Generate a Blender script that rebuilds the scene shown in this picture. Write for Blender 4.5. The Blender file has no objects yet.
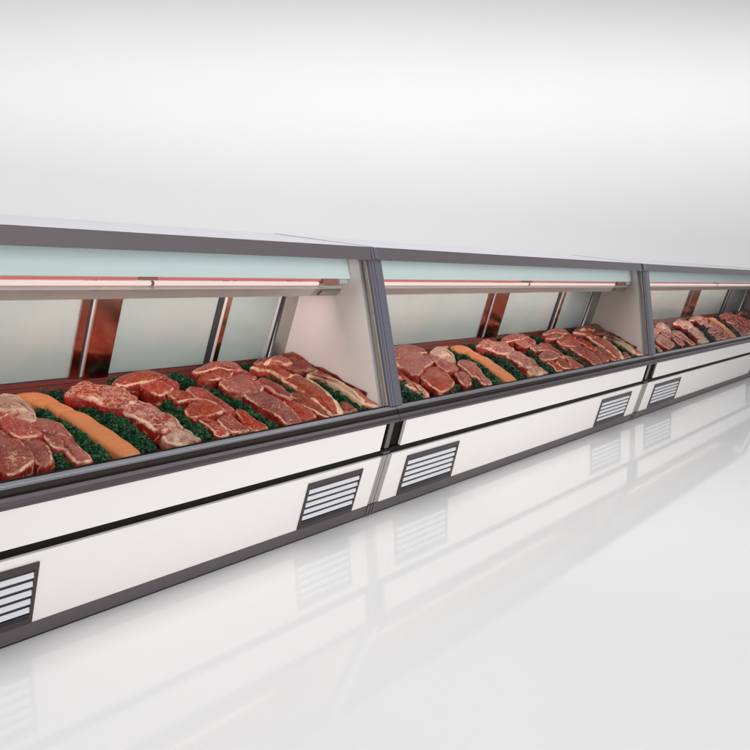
import bpy, math, random
from mathutils import Vector, Matrix, noise

sc = bpy.context.scene
COL = sc.collection
L = 2.04                       # length of the nearest case; the further ones are longer cases of the same profile
SKEW = [(0.0, 0.0), (0.0, .62), (.62, 1.25)]   # the row splays: each end is a little more oblique than the one before
def warp(i, u, y, z=0.0):
    x0, s, nm = CASES[i]
    t = min(1, max(0, (u - .05) / .17)); t = t * t * (3 - 2 * t)
    k = SKEW[i][0] + (SKEW[i][1] - SKEW[i][0]) * t
    if z > 1.19: k *= .25                           # (given for the top panels only)
    return x0 + s * u + k * y
CASES = [(-2.04, 1.0, 'nearest'), (0.0, 1.64, 'middle'), (3.346, 2.35, 'farthest')]

# ------------------------------------------------------------------ materials
def new_mat(name):
    m = bpy.data.materials.new(name); m.use_nodes = True
    nt = m.node_tree; nt.nodes.clear()
    out = nt.nodes.new('ShaderNodeOutputMaterial'); b = nt.nodes.new('ShaderNodeBsdfPrincipled')
    nt.links.new(b.outputs[0], out.inputs[0])
    return m, nt, b

def N(nt, t, **k):
    n = nt.nodes.new(t)
    for a, v in k.items(): setattr(n, a, v)
    return n

def val(nt, op, a, b=None, clamp=False):
    n = N(nt, 'ShaderNodeMath', operation=op, use_clamp=clamp)
    for i, v in enumerate((a, b)):
        if v is None: continue
        if isinstance(v, (int, float)): n.inputs[i].default_value = v
        else: nt.links.new(v, n.inputs[i])
    return n.outputs[0]

def mix(nt, f, a, b):
    n = N(nt, 'ShaderNodeMix', data_type='RGBA')
    for s, v in ((n.inputs[0], f), (n.inputs[6], a), (n.inputs[7], b)):
        if isinstance(v, (int, float)): s.default_value = v
        elif isinstance(v, tuple): s.default_value = (*v, 1)
        else: nt.links.new(v, s)
    return n.outputs[2]

def sstep(nt, v, lo, hi):
    n = N(nt, 'ShaderNodeMapRange', interpolation_type='SMOOTHSTEP')
    nt.links.new(v, n.inputs[0]); n.inputs[1].default_value = lo; n.inputs[2].default_value = hi
    return n.outputs[0]

def coords(nt, scale=(1, 1, 1), rnd=True):
    tc = N(nt, 'ShaderNodeTexCoord'); v = tc.outputs['Object']
    if rnd:
        oi = N(nt, 'ShaderNodeObjectInfo')
        a = N(nt, 'ShaderNodeVectorMath', operation='ADD'); s = N(nt, 'ShaderNodeVectorMath', operation='SCALE')
        c = N(nt, 'ShaderNodeCombineXYZ')
        for i in range(3): nt.links.new(oi.outputs['Random'], c.inputs[i])
        s.inputs[3].default_value = 37.0
        nt.links.new(c.outputs[0], s.inputs[0]); nt.links.new(v, a.inputs[0]); nt.links.new(s.outputs[0], a.inputs[1]); v = a.outputs[0]
    mp = N(nt, 'ShaderNodeMapping'); mp.inputs['Scale'].default_value = scale
    nt.links.new(v, mp.inputs[0])
    return mp.outputs[0]

def tex(nt, vec, scale, detail=4, rough=.55, dist=0.0):
    n = N(nt, 'ShaderNodeTexNoise'); n.inputs['Scale'].default_value = scale; n.inputs['Detail'].default_value = detail
    n.inputs['Roughness'].default_value = rough; n.inputs['Distortion'].default_value = dist
    nt.links.new(vec, n.inputs['Vector'])
    return n.outputs[0]

def bump(nt, b, h, dist, strength=1.0):
    n = N(nt, 'ShaderNodeBump'); n.inputs['Distance'].default_value = dist; n.inputs['Strength'].default_value = strength
    nt.links.new(h, n.inputs['Height']); nt.links.new(n.outputs[0], b.inputs['Normal'])

def paint(name, col, rough=.35, metal=0.0, var=.05, brush=None, ior=1.5, nscale=6):
    m, nt, b = new_mat(name)
    v = coords(nt, brush or (1, 1, 1), rnd=True)
    n = tex(nt, v, nscale, 5)
    lo = tuple(c * (1 - var) for c in col); hi = tuple(min(1, c * (1 + var)) for c in col)
    nt.links.new(mix(nt, n, lo, hi), b.inputs['Base Color'])
    r = N(nt, 'ShaderNodeMapRange'); nt.links.new(n, r.inputs[0]); r.inputs[3].default_value = rough * .8; r.inputs[4].default_value = rough * 1.2
    nt.links.new(r.outputs[0], b.inputs['Roughness'])
    b.inputs['Metallic'].default_value = metal; b.inputs['IOR'].default_value = ior
    return m

M = {}
BR = (.6, 60, 60)
M['mauve'] = paint('anodised_mauve', (.145, .126, .136), .36, .45, .04, BR)
M['bumper'] = paint('anodised_bumper', (.062, .051, .058), .36, .35, .05, BR)
M['post'] = paint('anodised_blue_grey', (.165, .158, .195), .30, .5, .05, (60, 60, .8))
M['dark'] = paint('dark_bronze', (.026, .020, .019), .42, .2, .15, BR)
M['black'] = paint('black_rubber', (.005, .0045, .004), .6, 0, .2, BR)
M['channel'] = paint('brushed_channel', (.24, .24, .265), .3, .7, .15, BR)
M['white'] = paint('white_enamel', (.845, .82, .80), .32, 0, .015, None, 1.5, 14)
M['top'] = paint('white_top', (.52, .52, .585), .3, 0, .02)
M['kick'] = paint('kick_grey', (.125, .108, .115), .4, .3, .12, BR)
M['joint'] = paint('joint_grey', (.36, .345, .325), .4, .3, .1, (60, 60, 1))
M['jointdark'] = paint('joint_metal', (.16, .15, .145), .35, .5, .1, (60, 60, 1))
M['slat'] = paint('slat_white', (.71, .71, .745), .3, .1, .05, BR)
M['grille'] = paint('grille_frame', (.050, .038, .037), .4, .2, .15)
M['navy'] = paint('grille_inside', (.012, .012, .02), .35, 0, .2)
M['aqua'] = paint('valance_aqua', (.72, .84, .83), .3, 0, .03, (1, 12, 12))
M['wall'] = paint('liner_pinkish', (.86, .78, .755), .19, 0, .07, None, 1.5, 3)
M['chrome'] = paint('steel_meat_reflection', (.66, .38, .30), .17, 1, .08, (40, 40, 1))  # polished steel; the red meat it mirrors is painted into its colour
M['steel'] = paint('grey_steel', (.42, .40, .385), .3, .8, .12, (40, 40, 1))
M['stile'] = paint('white_stile', (.62, .62, .62), .25, .4, .08)
M['gasket'] = paint('black_gasket', (.03, .03, .033), .4, 0, .2)
M['tray'] = paint('red_tray', (.095, .010, .006), .5, 0, .25)
for q in ('tray', 'black', 'dark'):
    [n_ for n_ in M[q].node_tree.nodes if n_.type == 'BSDF_PRINCIPLED'][0].inputs['Specular IOR Level'].default_value = .15
M['reflector'] = paint('reflector_enamel', (.56, .53, .49), .3, .15, .1, (2, 8, 8))
M['socket'] = paint('lamp_socket', (.32, .13, .105), .4, 0, .3)
M['tube_glow'] = paint('painted_red_glow', (.72, .17, .15), .35, 0, .1)  # red glow above the tubes, painted as a base colour
M['edge'] = paint('glass_edge_bronze', (.36, .33, .295), .3, .35, .2, (20, 20, 1))

def emit_mat(name, col, s):
    m, nt, b = new_mat(name)
    b.inputs['Base Color'].default_value = (.05, .04, .04, 1); b.inputs['Specular IOR Level'].default_value = .1
    b.inputs['Emission Color'].default_value = (*col, 1); b.inputs['Emission Strength'].default_value = s
    return m
M['tube'] = emit_mat('pink_fluorescent', (1.0, .77, .73), .92)

def glass_mat(name, tint, ior, rough):
    m = bpy.data.materials.new(name); m.use_nodes = True; nt = m.node_tree; nt.nodes.clear()
    out = N(nt, 'ShaderNodeOutputMaterial'); t = N(nt, 'ShaderNodeBsdfTransparent'); g = N(nt, 'ShaderNodeBsdfGlossy')
    t.inputs[0].default_value = (*tint, 1); g.inputs['Roughness'].default_value = rough
    fr = N(nt, 'ShaderNodeFresnel'); fr.inputs[0].default_value = ior
    ge = N(nt, 'ShaderNodeNewGeometry')             # only the outer face of the pane mirrors
    s = N(nt, 'ShaderNodeMixShader')
    nt.links.new(val(nt, 'MULTIPLY', val(nt, 'MULTIPLY', fr.outputs[0], .25), val(nt, 'SUBTRACT', 1.0, ge.outputs['Backfacing'])), s.inputs[0]); nt.links.new(t.outputs[0], s.inputs[1]); nt.links.new(g.outputs[0], s.inputs[2])
    nt.links.new(s.outputs[0], out.inputs[0])
    return m
M['glass'] = glass_mat('clear_glass', (.985, .992, .99), 1.16, .02)

# rear sliding door panes: grey green glass, soft sheen
m, nt, b = new_mat('rear_glass'); M['pane'] = m
v = coords(nt)
n = tex(nt, v, 2.2, 4, .5, .6)
nt.links.new(mix(nt, sstep(nt, n, .35, .65), (.285, .345, .332), (.33, .36, .347)), b.inputs['Base Color'])
b.inputs['Roughness'].default_value = .17; b.inputs['IOR'].default_value = 1.6

# floor and backdrop
m, nt, b = new_mat('white_studio_floor'); M['floor'] = m
tc = N(nt, 'ShaderNodeTexCoord')
n = tex(nt, tc.outputs['Object'], 1.3, 6, .6)
nt.links.new(mix(nt, n, (.675, .675, .68), (.70, .70, .705)), b.inputs['Base Color'])
n2 = tex(nt, tc.outputs['Object'], 9, 6, .6)
r = N(nt, 'ShaderNodeMapRange'); nt.links.new(n2, r.inputs[0]); r.inputs[3].default_value = .045; r.inputs[4].default_value = .075
nt.links.new(r.outputs[0], b.inputs['Roughness']); b.inputs['IOR'].default_value = 1.45
m, nt, b = new_mat('grey_backdrop'); M['backdrop'] = m
tc = N(nt, 'ShaderNodeTexCoord')
n = tex(nt, tc.outputs['Object'], .8, 6, .6)
nt.links.new(mix(nt, n, (.79, .79, .79), (.82, .82, .82)), b.inputs['Base Color'])
b.inputs['Roughness'].default_value = .9; b.inputs['Specular IOR Level'].default_value = .1

# meat
def meat_mat(key, face, face2, side, fat, marb=.0, rimw=.06, rimamt=.9, fatmode=False, rough=.26, fibre=.5):
    m, nt, b = new_mat('meat_' + key)
    v = coords(nt)
    at = N(nt, 'ShaderNodeAttribute', attribute_name='rim'); rim = at.outputs['Fac']
    asd = N(nt, 'ShaderNodeAttribute', attribute_name='side'); sd = asd.outputs['Fac']
    big = tex(nt, v, 16, 4, .6, .3); fine = tex(nt, v, 150, 5, .65); mid = tex(nt, v, 45, 5, .6, .8)
    c = mix(nt, sstep(nt, big, .35, .66), face, face2)
    dk = tuple(q * .62 for q in face)
    c = mix(nt, val(nt, 'MULTIPLY', sstep(nt, fine, .5, .75), fibre), c, dk)
    # thin connective seams and marbling
    vn = val(nt, 'ABSOLUTE', val(nt, 'SUBTRACT', tex(nt, v, 13, 3, .5, 1.6), .5))
    seam = val(nt, 'SUBTRACT', 1.0, sstep(nt, vn, .004, .014))
    gate = sstep(nt, tex(nt, v, 9, 2), .46, .60)
    c = mix(nt, val(nt, 'MULTIPLY', val(nt, 'MULTIPLY', seam, gate), .55), c, fat)
    if marb > 0:
        vm = val(nt, 'ABSOLUTE', val(nt, 'SUBTRACT', mid, .5))
        mm = val(nt, 'SUBTRACT', 1.0, sstep(nt, vm, .01, .05))
        blot = sstep(nt, tex(nt, v, 15, 4, .6, 1.5), .545, .585)
        c = mix(nt, val(nt, 'MULTIPLY', mm, marb), c, fat)
        c = mix(nt, val(nt, 'MULTIPLY', blot, marb), c, fat)
    # small pale flecks of sinew
    fl = sstep(nt, tex(nt, coords(nt, (1.6, .8, 1)), 75, 3, .5, 2.0), .64, .675)
    c = mix(nt, val(nt, 'MULTIPLY', fl, .8), c, tuple(min(1, q * 1.25) for q in fat))
    # every cut has a slightly different tone
    oi = N(nt, 'ShaderNodeObjectInfo'); hs = N(nt, 'ShaderNodeHueSaturation')
    mr = N(nt, 'ShaderNodeMapRange'); nt.links.new(oi.outputs['Random'], mr.inputs[0]); mr.inputs[3].default_value = .80; mr.inputs[4].default_value = 1.12
    nt.links.new(mr.outputs[0], hs.inputs['Value'])
    m2 = N(nt, 'ShaderNodeMapRange'); nt.links.new(val(nt, 'FRACT', val(nt, 'MULTIPLY', oi.outputs['Random'], 7.3)), m2.inputs[0]); m2.inputs[3].default_value = .92; m2.inputs[4].default_value = 1.15
    nt.links.new(m2.outputs[0], hs.inputs['Saturation']); nt.links.new(c, hs.inputs['Color']); c = hs.outputs[0]
    # sides of the cut: redder with vertical streaks
    vs = coords(nt, (60, 60, 12))
    st = tex(nt, vs, 1.0, 4)
    sc_ = mix(nt, sstep(nt, st, .42, .7), side, tuple(min(1, q * 1.7) for q in side))
    sc_ = mix(nt, val(nt, 'MULTIPLY', sstep(nt, tex(nt, v, 30, 4, .6, 1), .58, .66), .55), sc_, fat)
    c = mix(nt, sd, c, sc_)
    if fatmode:
        fa = N(nt, 'ShaderNodeAttribute', attribute_name='fat')
        wob = val(nt, 'ADD', fa.outputs['Fac'], val(nt, 'MULTIPLY', val(nt, 'SUBTRACT', big, .5), .25))
        fcol = mix(nt, mid, tuple(q * .82 for q in fat), tuple(min(1, q * 1.08) for q in fat))
        c = mix(nt, sstep(nt, wob, .47, .53), c, fcol)
    # pale edge line around the cut face
    d = val(nt, 'ABSOLUTE', val(nt, 'SUBTRACT', val(nt, 'ADD', rim, val(nt, 'MULTIPLY', val(nt, 'SUBTRACT', mid, .5), .10)), .955))
    line = val(nt, 'SUBTRACT', 1.0, sstep(nt, d, rimw * .35, rimw))
    rg = sstep(nt, tex(nt, v, 13, 3, .6), .38, .56)
    c = mix(nt, val(nt, 'MULTIPLY', val(nt, 'MULTIPLY', line, rg), rimamt), c, fat)
    nt.links.new(c, b.inputs['Base Color'])
    r = N(nt, 'ShaderNodeMapRange'); nt.links.new(mid, r.inputs[0]); r.inputs[1].default_value = .3; r.inputs[2].default_value = .7
    r.inputs[3].default_value = rough * .6; r.inputs[4].default_value = rough * 1.5
    nt.links.new(r.outputs[0], b.inputs['Roughness'])
    b.inputs['IOR'].default_value = 1.33; b.inputs['Specular IOR Level'].default_value = .38
    h = val(nt, 'ADD', val(nt, 'MULTIPLY', mid, .7), val(nt, 'ADD', val(nt, 'MULTIPLY', fine, .35), val(nt, 'MULTIPLY', seam, -.3)))
    bump(nt, b, h, .007, .62)
    b.inputs['Coat Weight'].default_value = .18; b.inputs['Coat Roughness'].default_value = .16; b.inputs['Coat IOR'].default_value = 1.35
    nt.links.new(b.inputs['Normal'].links[0].from_socket, b.inputs['Coat Normal'])
    M[key] = m
FAT = (.66, .43, .28)
meat_mat('brown', (0.199, 0.025, 0.017), (0.272, 0.047, 0.032), (0.181, 0.011, 0.006), (.62, .37, .24), marb=.05, rimw=.024, fibre=.35)
meat_mat('red', (0.229, 0.017, 0.011), (0.302, 0.029, 0.019), (0.187, 0.011, 0.006), (.62, .36, .23), marb=.10, rimw=.024)
meat_mat('redrim', (0.181, 0.023, 0.017), (0.290, 0.035, 0.023), (0.242, 0.016, 0.011), (.5, .22, .15), marb=.05, rimw=.05)
meat_mat('marble', (0.223, 0.018, 0.013), (0.302, 0.036, 0.023), (0.218, 0.012, 0.007), (.66, .41, .30), marb=.62, rimw=.05, fibre=.6)
meat_mat('bone', (.42, .22, .15), (.27, .095, .065), (.27, .08, .055), (.58, .38, .27), marb=.6, rimw=.06)
meat_mat('ham', (0.272, 0.049, 0.032), (0.350, 0.078, 0.051), (0.229, 0.029, 0.018), FAT, marb=.0, rimamt=.9, fatmode=True, fibre=.35)
meat_mat('darkred', (0.127, 0.017, 0.013), (0.187, 0.028, 0.019), (0.115, 0.012, 0.008), (.42, .22, .13), marb=.10, rimw=.05, rimamt=.7)
M['dark_meat'] = M['darkred']

m, nt, b = new_mat('tan_skin'); M['tan'] = m
v = coords(nt)
n1 = tex(nt, v, 14, 4); n2 = tex(nt, v, 120, 4)
c = mix(nt, n1, (.42, .118, .030), (.51, .17, .05))
c = mix(nt, val(nt, 'MULTIPLY', sstep(nt, n2, .52, .75), .35), c, (.66, .33, .16))
nt.links.new(c, b.inputs['Base Color']); b.inputs['Roughness'].default_value = .5
bump(nt, b, n2, .0025, .5)

m, nt, b = new_mat('parsley_leaf'); M['parsley'] = m
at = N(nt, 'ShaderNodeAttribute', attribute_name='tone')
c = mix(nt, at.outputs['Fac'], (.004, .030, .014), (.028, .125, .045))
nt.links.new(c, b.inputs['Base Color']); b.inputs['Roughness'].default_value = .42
b.inputs['Specular IOR Level'].default_value = .35

# ------------------------------------------------------------------ mesh helpers
class MB:
    def __init__(s): s.v = []; s.f = []
    def box(s, x0, x1, y0, y1, z0, z1):
        s.prism(x0, x1, [(y0, z0), (y1, z0), (y1, z1), (y0, z1)])
    def prism(s, x0, x1, prof):
        """profile in (y, z), extruded along x"""
        n = len(prof); o = len(s.v)
        s.v += [(x0, y, z) for y, z in prof] + [(x1, y, z) for y, z in prof]
        s.f.append(tuple(o + i for i in range(n))); s.f.append(tuple(o + n + i for i in reversed(range(n))))
        for i in range(n):
            j = (i + 1) % n
            s.f.append((o + i, o + n + i, o + n + j, o + j))
    def sheet(s, x0, x1, a, b, t, xs=(0, 0)):
        """slab of thickness t on the plane through a, b (y, z); front face on the plane; xs: x shift at the bottom (a)"""
        dy, dz = b[0] - a[0], b[1] - a[1]; l = math.hypot(dy, dz)
        ny, nz = dz / l * t, -dy / l * t
        o = len(s.v); q = [a, b, (b[0] + ny, b[1] + nz), (a[0] + ny, a[1] + nz)]
        sh = [xs[0], xs[1], xs[1], xs[0]]
        s.v += [(x0 + h, y, z) for h, (y, z) in zip(sh, q)] + [(x1 + h, y, z) for h, (y, z) in zip(sh, q)]
        s.f.append((o, o + 1, o + 2, o + 3)); s.f.append((o + 7, o + 6, o + 5, o + 4))
        for i in range(4):
            j = (i + 1) % 4
            s.f.append((o + i, o + 4 + i, o + 4 + j, o + j))
    def ring(s, x0, x1, wx, p0, p1, t0, t1, proud, t):
        """rectangular frame, one closed piece, on the line p0-p1"""
        for d in (proud, proud - t):
            a, b = off(p0, p1, d)
            for xa, xb, ta, tb in ((x0, x1, 0, 1), (x0 + wx, x1 - wx, t0, t1)):
                for x, u in ((xa, ta), (xb, ta), (xb, tb), (xa, tb)): s.v.append((x, *lerp(a, b, u)))
        for i in range(4):
            j = (i + 1) % 4
            s.f += [(i, j, 4 + j, 4 + i), (8 + j, 8 + i, 12 + i, 12 + j), (i, 8 + i, 8 + j, j), (4 + j, 12 + j, 12 + i, 4 + i)]
    def tube(s, x0, x1, y, z, r, n=16):
        s.prism(x0, x1, [(y + r * math.cos(2 * math.pi * i / n), z + r * math.sin(2 * math.pi * i / n)) for i in range(n)])
    def build(s, name, mat, parent=None, bev=0.0, smooth=False):
        me = bpy.data.meshes.new(name); me.from_pydata(s.v, [], s.f)
        import bmesh
        bm = bmesh.new(); bm.from_mesh(me); bmesh.ops.recalc_face_normals(bm, faces=bm.faces)
        if bev > 0:
            bmesh.ops.bevel(bm, geom=list(bm.edges), offset=bev, segments=2, affect='EDGES', profile=.5)
        bm.to_mesh(me); bm.free()
        me.materials.append(mat)
        if smooth:
            for p in me.polygons: p.use_smooth = True
        o = bpy.data.objects.new(name, me); COL.objects.link(o)
        if parent: o.parent = parent
        return o

class Rec:
    def __init__(s): s.mbs = []
    def __getattr__(s, k):
        def f(*a, **kw):
            mb = MB(); getattr(mb, k)(*a, **kw); s.mbs.append(mb)
        return f

def lerp(a, b, t): return tuple(p + (q - p) * t for p, q in zip(a, b))
def off(a, b, d):
    """points a, b moved d outwards (towards the customer) from their line"""
    dy, dz = b[0] - a[0], b[1] - a[1]; l = math.hypot(dy, dz)
    return (a[0] - dz / l * d, a[1] + dy / l * d), (b[0] - dz / l * d, b[1] + dy / l * d)

# ------------------------------------------------------------------ the display case
def make_case():
    root = bpy.data.objects.new('display_case', None); COL.objects.link(root)
    def part(name, mat, fn, parent=root, bev=.0, smooth=False):
        rec = Rec(); fn(rec)                        # every primitive becomes a part of its own
        return [mb.build(name, mat, parent, bev, smooth) for mb in rec.mbs][0]
    E = .002
    # body behind the panels
    part('cabinet_body', M['black'], lambda m: m.prism(E, L - E, [(.03, .012), (.72, .012), (.74, .60), (.66, .60), (-.045, .47), (-.045, .34), (-.03, .32)]))
    part('plinth', M['black'], lambda m: m.box(.004, L - .004, .003, .70, .0005, .0058))
    k = part('kick_plate', M['kick'], lambda m: m.prism(E, L - E, [(0, .006), (.025, .006), (.02, .061), (-.012, .061)]), bev=.0015)
    part('kick_joint', M['jointdark'], lambda m: (m.prism(.002, .012, [(-.004, .006), (0, .006), (-.012, .0615), (-.016, .0615)]), m.prism(L - .040, L - .026, [(-.004, .006), (0, .006), (-.012, .0615), (-.016, .0615)]), m.prism(L - .016, L - .003, [(-.004, .006), (0, .006), (-.012, .0615), (-.016, .0615)])), k)
    a, b = (-.013, .0625), (-.069, .317)
    part('lower_panel', M['white'], lambda m: m.sheet(.021, L - .046, a, b, .018), bev=.0015)
    part('joint_strip', M['joint'], lambda m: (m.sheet(L - .044, L - .022, off(a, b, -.004)[0], off(a, b, -.004)[1], .016), m.sheet(L - .020, L - E, *off(a, b, -.004), .016)))
    part('joint_strip', M['joint'], lambda m: m.sheet(E, .020, *off(a, b, -.004), .016))
    # grilles
    for x0, x1 in ((.105, .400), (1.530, 1.875)):
        def fr(m, x0=x0, x1=x1):
            p0, p1 = lerp(a, b, .012), lerp(a, b, .875)
            m.ring(x0, x1, .013, p0, p1, .10, .90, .006, .0055)
        g = part('vent_grille', M['grille'], fr, bev=.001)
        p0, p1 = lerp(a, b, .012), lerp(a, b, .875)
        i0, i1 = off(lerp(p0, p1, .10), lerp(p0, p1, .90), .0015)
        part('grille_back', M['navy'], lambda m: m.sheet(x0 + .012, x1 - .012, i0, i1, .0013), g)
        part('bottom_bar', M['navy'], lambda m: m.sheet(x0 + .013, x1 - .013, *off(lerp(p0, p1, .10), lerp(p0, p1, .165), .0045), .002), g)
        for i in range(5):
            t0 = .20 + i * .142; s0, s1 = lerp(p0, p1, t0), lerp(p0, p1, t0 + .080)
            u = off(s0, s1, .0065)[0]; w = off(s0, s1, .003)[1]
            part('slat', M['slat'], lambda m: m.sheet(x0 + .0135, x1 - .0135, u, w, .0016), g)
    # recess, upper panel
    part('recess_channel', M['black'], lambda m: (m.sheet(E, L - E, (-.058, .3185), (-.068, .353), .012), m.sheet(.004, L - .004, (-.0605, .3265), (-.0620, .3305), .003)))
    c, d = (-.078, .354), (-.101, .487)
    part('upper_panel', M['white'], lambda m: m.sheet(.046, L - .074, c, d, .018), bev=.0015)
    part('end_notch', M['black'], lambda m: (m.sheet(E, .045, *off(c, d, -.020), .010), m.sheet(L - .073, L - E, *off(c, d, -.020), .010)))
    part('joint_post', M['jointdark'], lambda m: m.sheet(L - .034, L - .003, *off(c, d, -.008), .011), bev=.002)
    part('clip', M['mauve'], lambda m: m.box(L - .060, L - .012, -.090, -.074, .338, .347), bev=.003)
    # bumper rail
    part('bumper_rail', M['bumper'], lambda m: m.prism(E, L - E, [(-.112, .4885), (-.07, .4885), (-.07, .522), (-.102, .522), (-.116, .514), (-.121, .502)]), bev=.0012)
    part('bumper_groove', M['dark'], lambda m: m.prism(E, L - E, [(-.100, .5225), (-.07, .5225), (-.066, .542), (-.096, .542), (-.103, .532)]), bev=.0008)
    part('glazing_channel', M['channel'], lambda m: m.prism(E, L - E, [(-.093, .5425), (-.066, .5425), (-.064, .552), (-.074, .5555), (-.088, .549)]), bev=.0008)
    part('glazing_gasket', M['black'], lambda m: m.sheet(.03, L - .03, (-.0725, .5525), (-.0700, .5595), .016))
    # glass, posts
    g0, g1 = (-.066, .556), (.150, 1.197)
    part('front_glass', M['glass'], lambda m: m.sheet(.0345, L - .0405, g0, g1, .006))
    h0, h1 = (-.082, .556), (.131, 1.196)
    part('front_post', M['post'], lambda m: (m.sheet(E, .015, *off(h0, h1, .002), .024), m.sheet(.0155, .034, h0, h1, .024)), bev=.0012)
    part('front_post', M['post'], lambda m: (m.sheet(L - .034, L - .0175, h0, h1, .024), m.sheet(L - .017, L - E, *off(h0, h1, .003), .024)), bev=.0012)
    part('glass_edge_trim', M['edge'], lambda m: m.sheet(L - .040, L - .0345, *off(h0, h1, -.013), .018), bev=.001)
    # top
    part('front_lip', M['mauve'], lambda m: m.prism(.016, L - .018, [(.122, 1.193), (.160, 1.199), (.178, 1.2445), (.142, 1.2502)]), bev=.002)
    part('post_cap', M['post'], lambda m: (m.prism(E, .0155, [(.118, 1.197), (.160, 1.199), (.178, 1.249), (.139, 1.249)]), m.prism(L - .0175, L - E, [(.118, 1.197), (.160, 1.199), (.178, 1.249), (.139, 1.249)])), bev=.0015)
    part('top_panel', M['top'], lambda m: m.prism(.0035, L - .0035, [(.140, 1.2505), (.792, 1.256), (.792, 1.215), (.52, 1.205), (.19, 1.205), (.1795, 1.245)]), bev=.002)
    part('top_joint', M['gasket'], lambda m: m.prism(L - .0065, L + .0025, [(.142, 1.2515), (.79, 1.2575), (.79, 1.2562), (.142, 1.2502)]))
    # inside: valance, lamps, reflector
    part('valance', M['aqua'], lambda m: m.sheet(.033, L - .037, (.226, 1.096), (.268, 1.203), .012))
    part('tube_glow_strip', M['tube_glow'], lambda m: m.box(.034, L - .22, .236, .258, 1.083, 1.094))  # painted strip standing in for the red glow over the tubes
    def lamp(x0, x1, y, z):
        t = part('fluorescent_tube', M['tube'], lambda m: m.tube(x0, x1, y, z, .0085), smooth=False)
        part('tube_cap', M['socket'], lambda m: (m.tube(x0 - .006, x0 - .0005, y, z, .0088), m.tube(x1 + .0005, x1 + .006, y, z, .0088)), t)
    lamp(.06, .944, .236, 1.0720); lamp(.957, L - .24, .236, 1.0720)
    part('lamp_socket', M['socket'], lambda m: (m.box(L - .214, L - .12, .228, .256, 1.072, 1.093), m.box(.895, .970, .226, .250, 1.0835, 1.0955)), bev=.002)
    part('lamp_socket', M['reflector'], lambda m: m.box(L - .100, L - .048, .232, .256, 1.072, 1.092), bev=.002)
    part('reflector', M['reflector'], lambda m: (m.sheet(.034, L - .052, (.306, 1.012), (.250, 1.062), -.006), m.sheet(.034, L - .052, (.33, 1.012), (.306, 1.0125), -.004)), bev=.001)
    part('glare_blocker', M['reflector'], lambda m: m.box(.034, L - .24, .172, .2525, 1.0578, 1.0597), bev=.0005)  # added shelf that keeps the tubes' streak out of the floor reflection
    part('reflector_end', M['steel'], lambda m: (m.sheet(L - .22, L - .053, (.300, 1.009), (.258, 1.046), .007), m.sheet(L - .18, L - .053, (.288, 1.011), (.262, 1.034), .012)), bev=.001)
    part('lamp_canopy', M['aqua'], lambda m: m.prism(.034, L - .052, [(.262, 1.098), (.45, 1.10), (.45, 1.203), (.282, 1.203)]))
    # end walls
    w = [(-.020, .50), (.155, 1.06), (.200, 1.203), (.515, 1.203), (.662, .62), (.662, .60)]
    part('end_wall', M['wall'], lambda m: m.prism(L - .032, L - .006, w))
    part('end_wall', M['wall'], lambda m: m.prism(.006, .032, w))
    # rear sliding doors, on a plane leaning in at the top
    A, Bp = (.648, .632), (.508, 1.202)
    sh = (-.014, 0.004)
    def slab(m, x0, x1, d, t=.012): m.sheet(x0, x1, *off(A, Bp, d), t, sh)
    dr = part('rear_door', M['chrome'], lambda m: slab(m, .875, .908, .010))
    part('door_pane', M['pane'], lambda m: slab(m, .055, .8745, .002, .006), dr)
    part('door_gasket', M['gasket'], lambda m: slab(m, .9085, .917, .012), dr)
    part('door_stile', M['stile'], lambda m: slab(m, .9175, .930, .007), dr)
    dr = part('rear_door', M['chrome'], lambda m: slab(m, .9305, 1.040, .015, .016))
    part('door_pane', M['pane'], lambda m: slab(m, 1.0405, 1.526, 0, .006), dr)
    part('door_gasket', M['gasket'], lambda m: slab(m, 1.5265, 1.554, .008), dr)
    dr = part('rear_door', M['chrome'], lambda m: slab(m, 1.5705, 1.596, .010))
    part('door_stile', M['stile'], lambda m: slab(m, 1.5545, 1.570, .008), dr)
    part('door_pane', M['pane'], lambda m: slab(m, 1.5965, 1.882, .002, .006), dr)
    part('door_stile', M['stile'], lambda m: slab(m, 1.8825, 1.898, .009), dr)
    part('door_gasket', M['gasket'], lambda m: slab(m, 1.8985, 1.920, .004), dr)
    part('door_jamb', M['steel'], lambda m: m.sheet(1.9205, L - .033, *off(A, Bp, .012), .016), bev=.001)
    part('door_track', M['dark'], lambda m: m.box(.034, L - .034, .626, .655, .622, .633))
    # deck the meat lies on, with the raised red back
    part('meat_deck', M['tray'], lambda m: m.prism(.034, L - .034, [(-.055, .486), (.62, .612), (.62, .604), (-.055, .478)]))
    part('deck_back', M['tray'], lambda m: m.sheet(.034, L - .034, (.615, .612), (.636, .648), .004))
    part('deck_back_edge', M['dark'], lambda m: m.sheet(.034, L - .034, (.6355, .649), (.637, .6535), .005))
    # inner front under the glass
    part('deck_front', M['black'], lambda m: m.sheet(.034, L - .034, (-.057, .49), (-.060, .545), .003))
    part('rear_body', M['white'], lambda m: m.prism(E, L - E, [(.7405, .02), (.76, .02), (.78, .62), (.7405, .62)]))
    part('rear_header', M['top'], lambda m: m.prism(E, L - E, [(.53, 1.204), (.78, 1.2145), (.78, 1.17), (.545, 1.17)]))
    return root

def tag(o, label, cat, group=None):
    o['label'] = label; o['category'] = cat
    if group: o['group'] = group

TOPS = ('top_panel', 'front_lip', 'post_cap', 'top_joint')
def copy_tree(o, i, parent=None):
    """copy a thing with its parts; the mesh is stretched to the length of case i"""
    c = o.copy(); COL.objects.link(c)
    if parent: c.parent = parent
    if c.data:
        c.data = o.data.copy()
        for v in c.data.vertices: v.co.x = warp(i, v.co.x, v.co.y, v.co.z if o.name in TOPS else 0) - CASES[i][0]
    for ch in list(o.children): copy_tree(ch, i, c)
    return c

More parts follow.
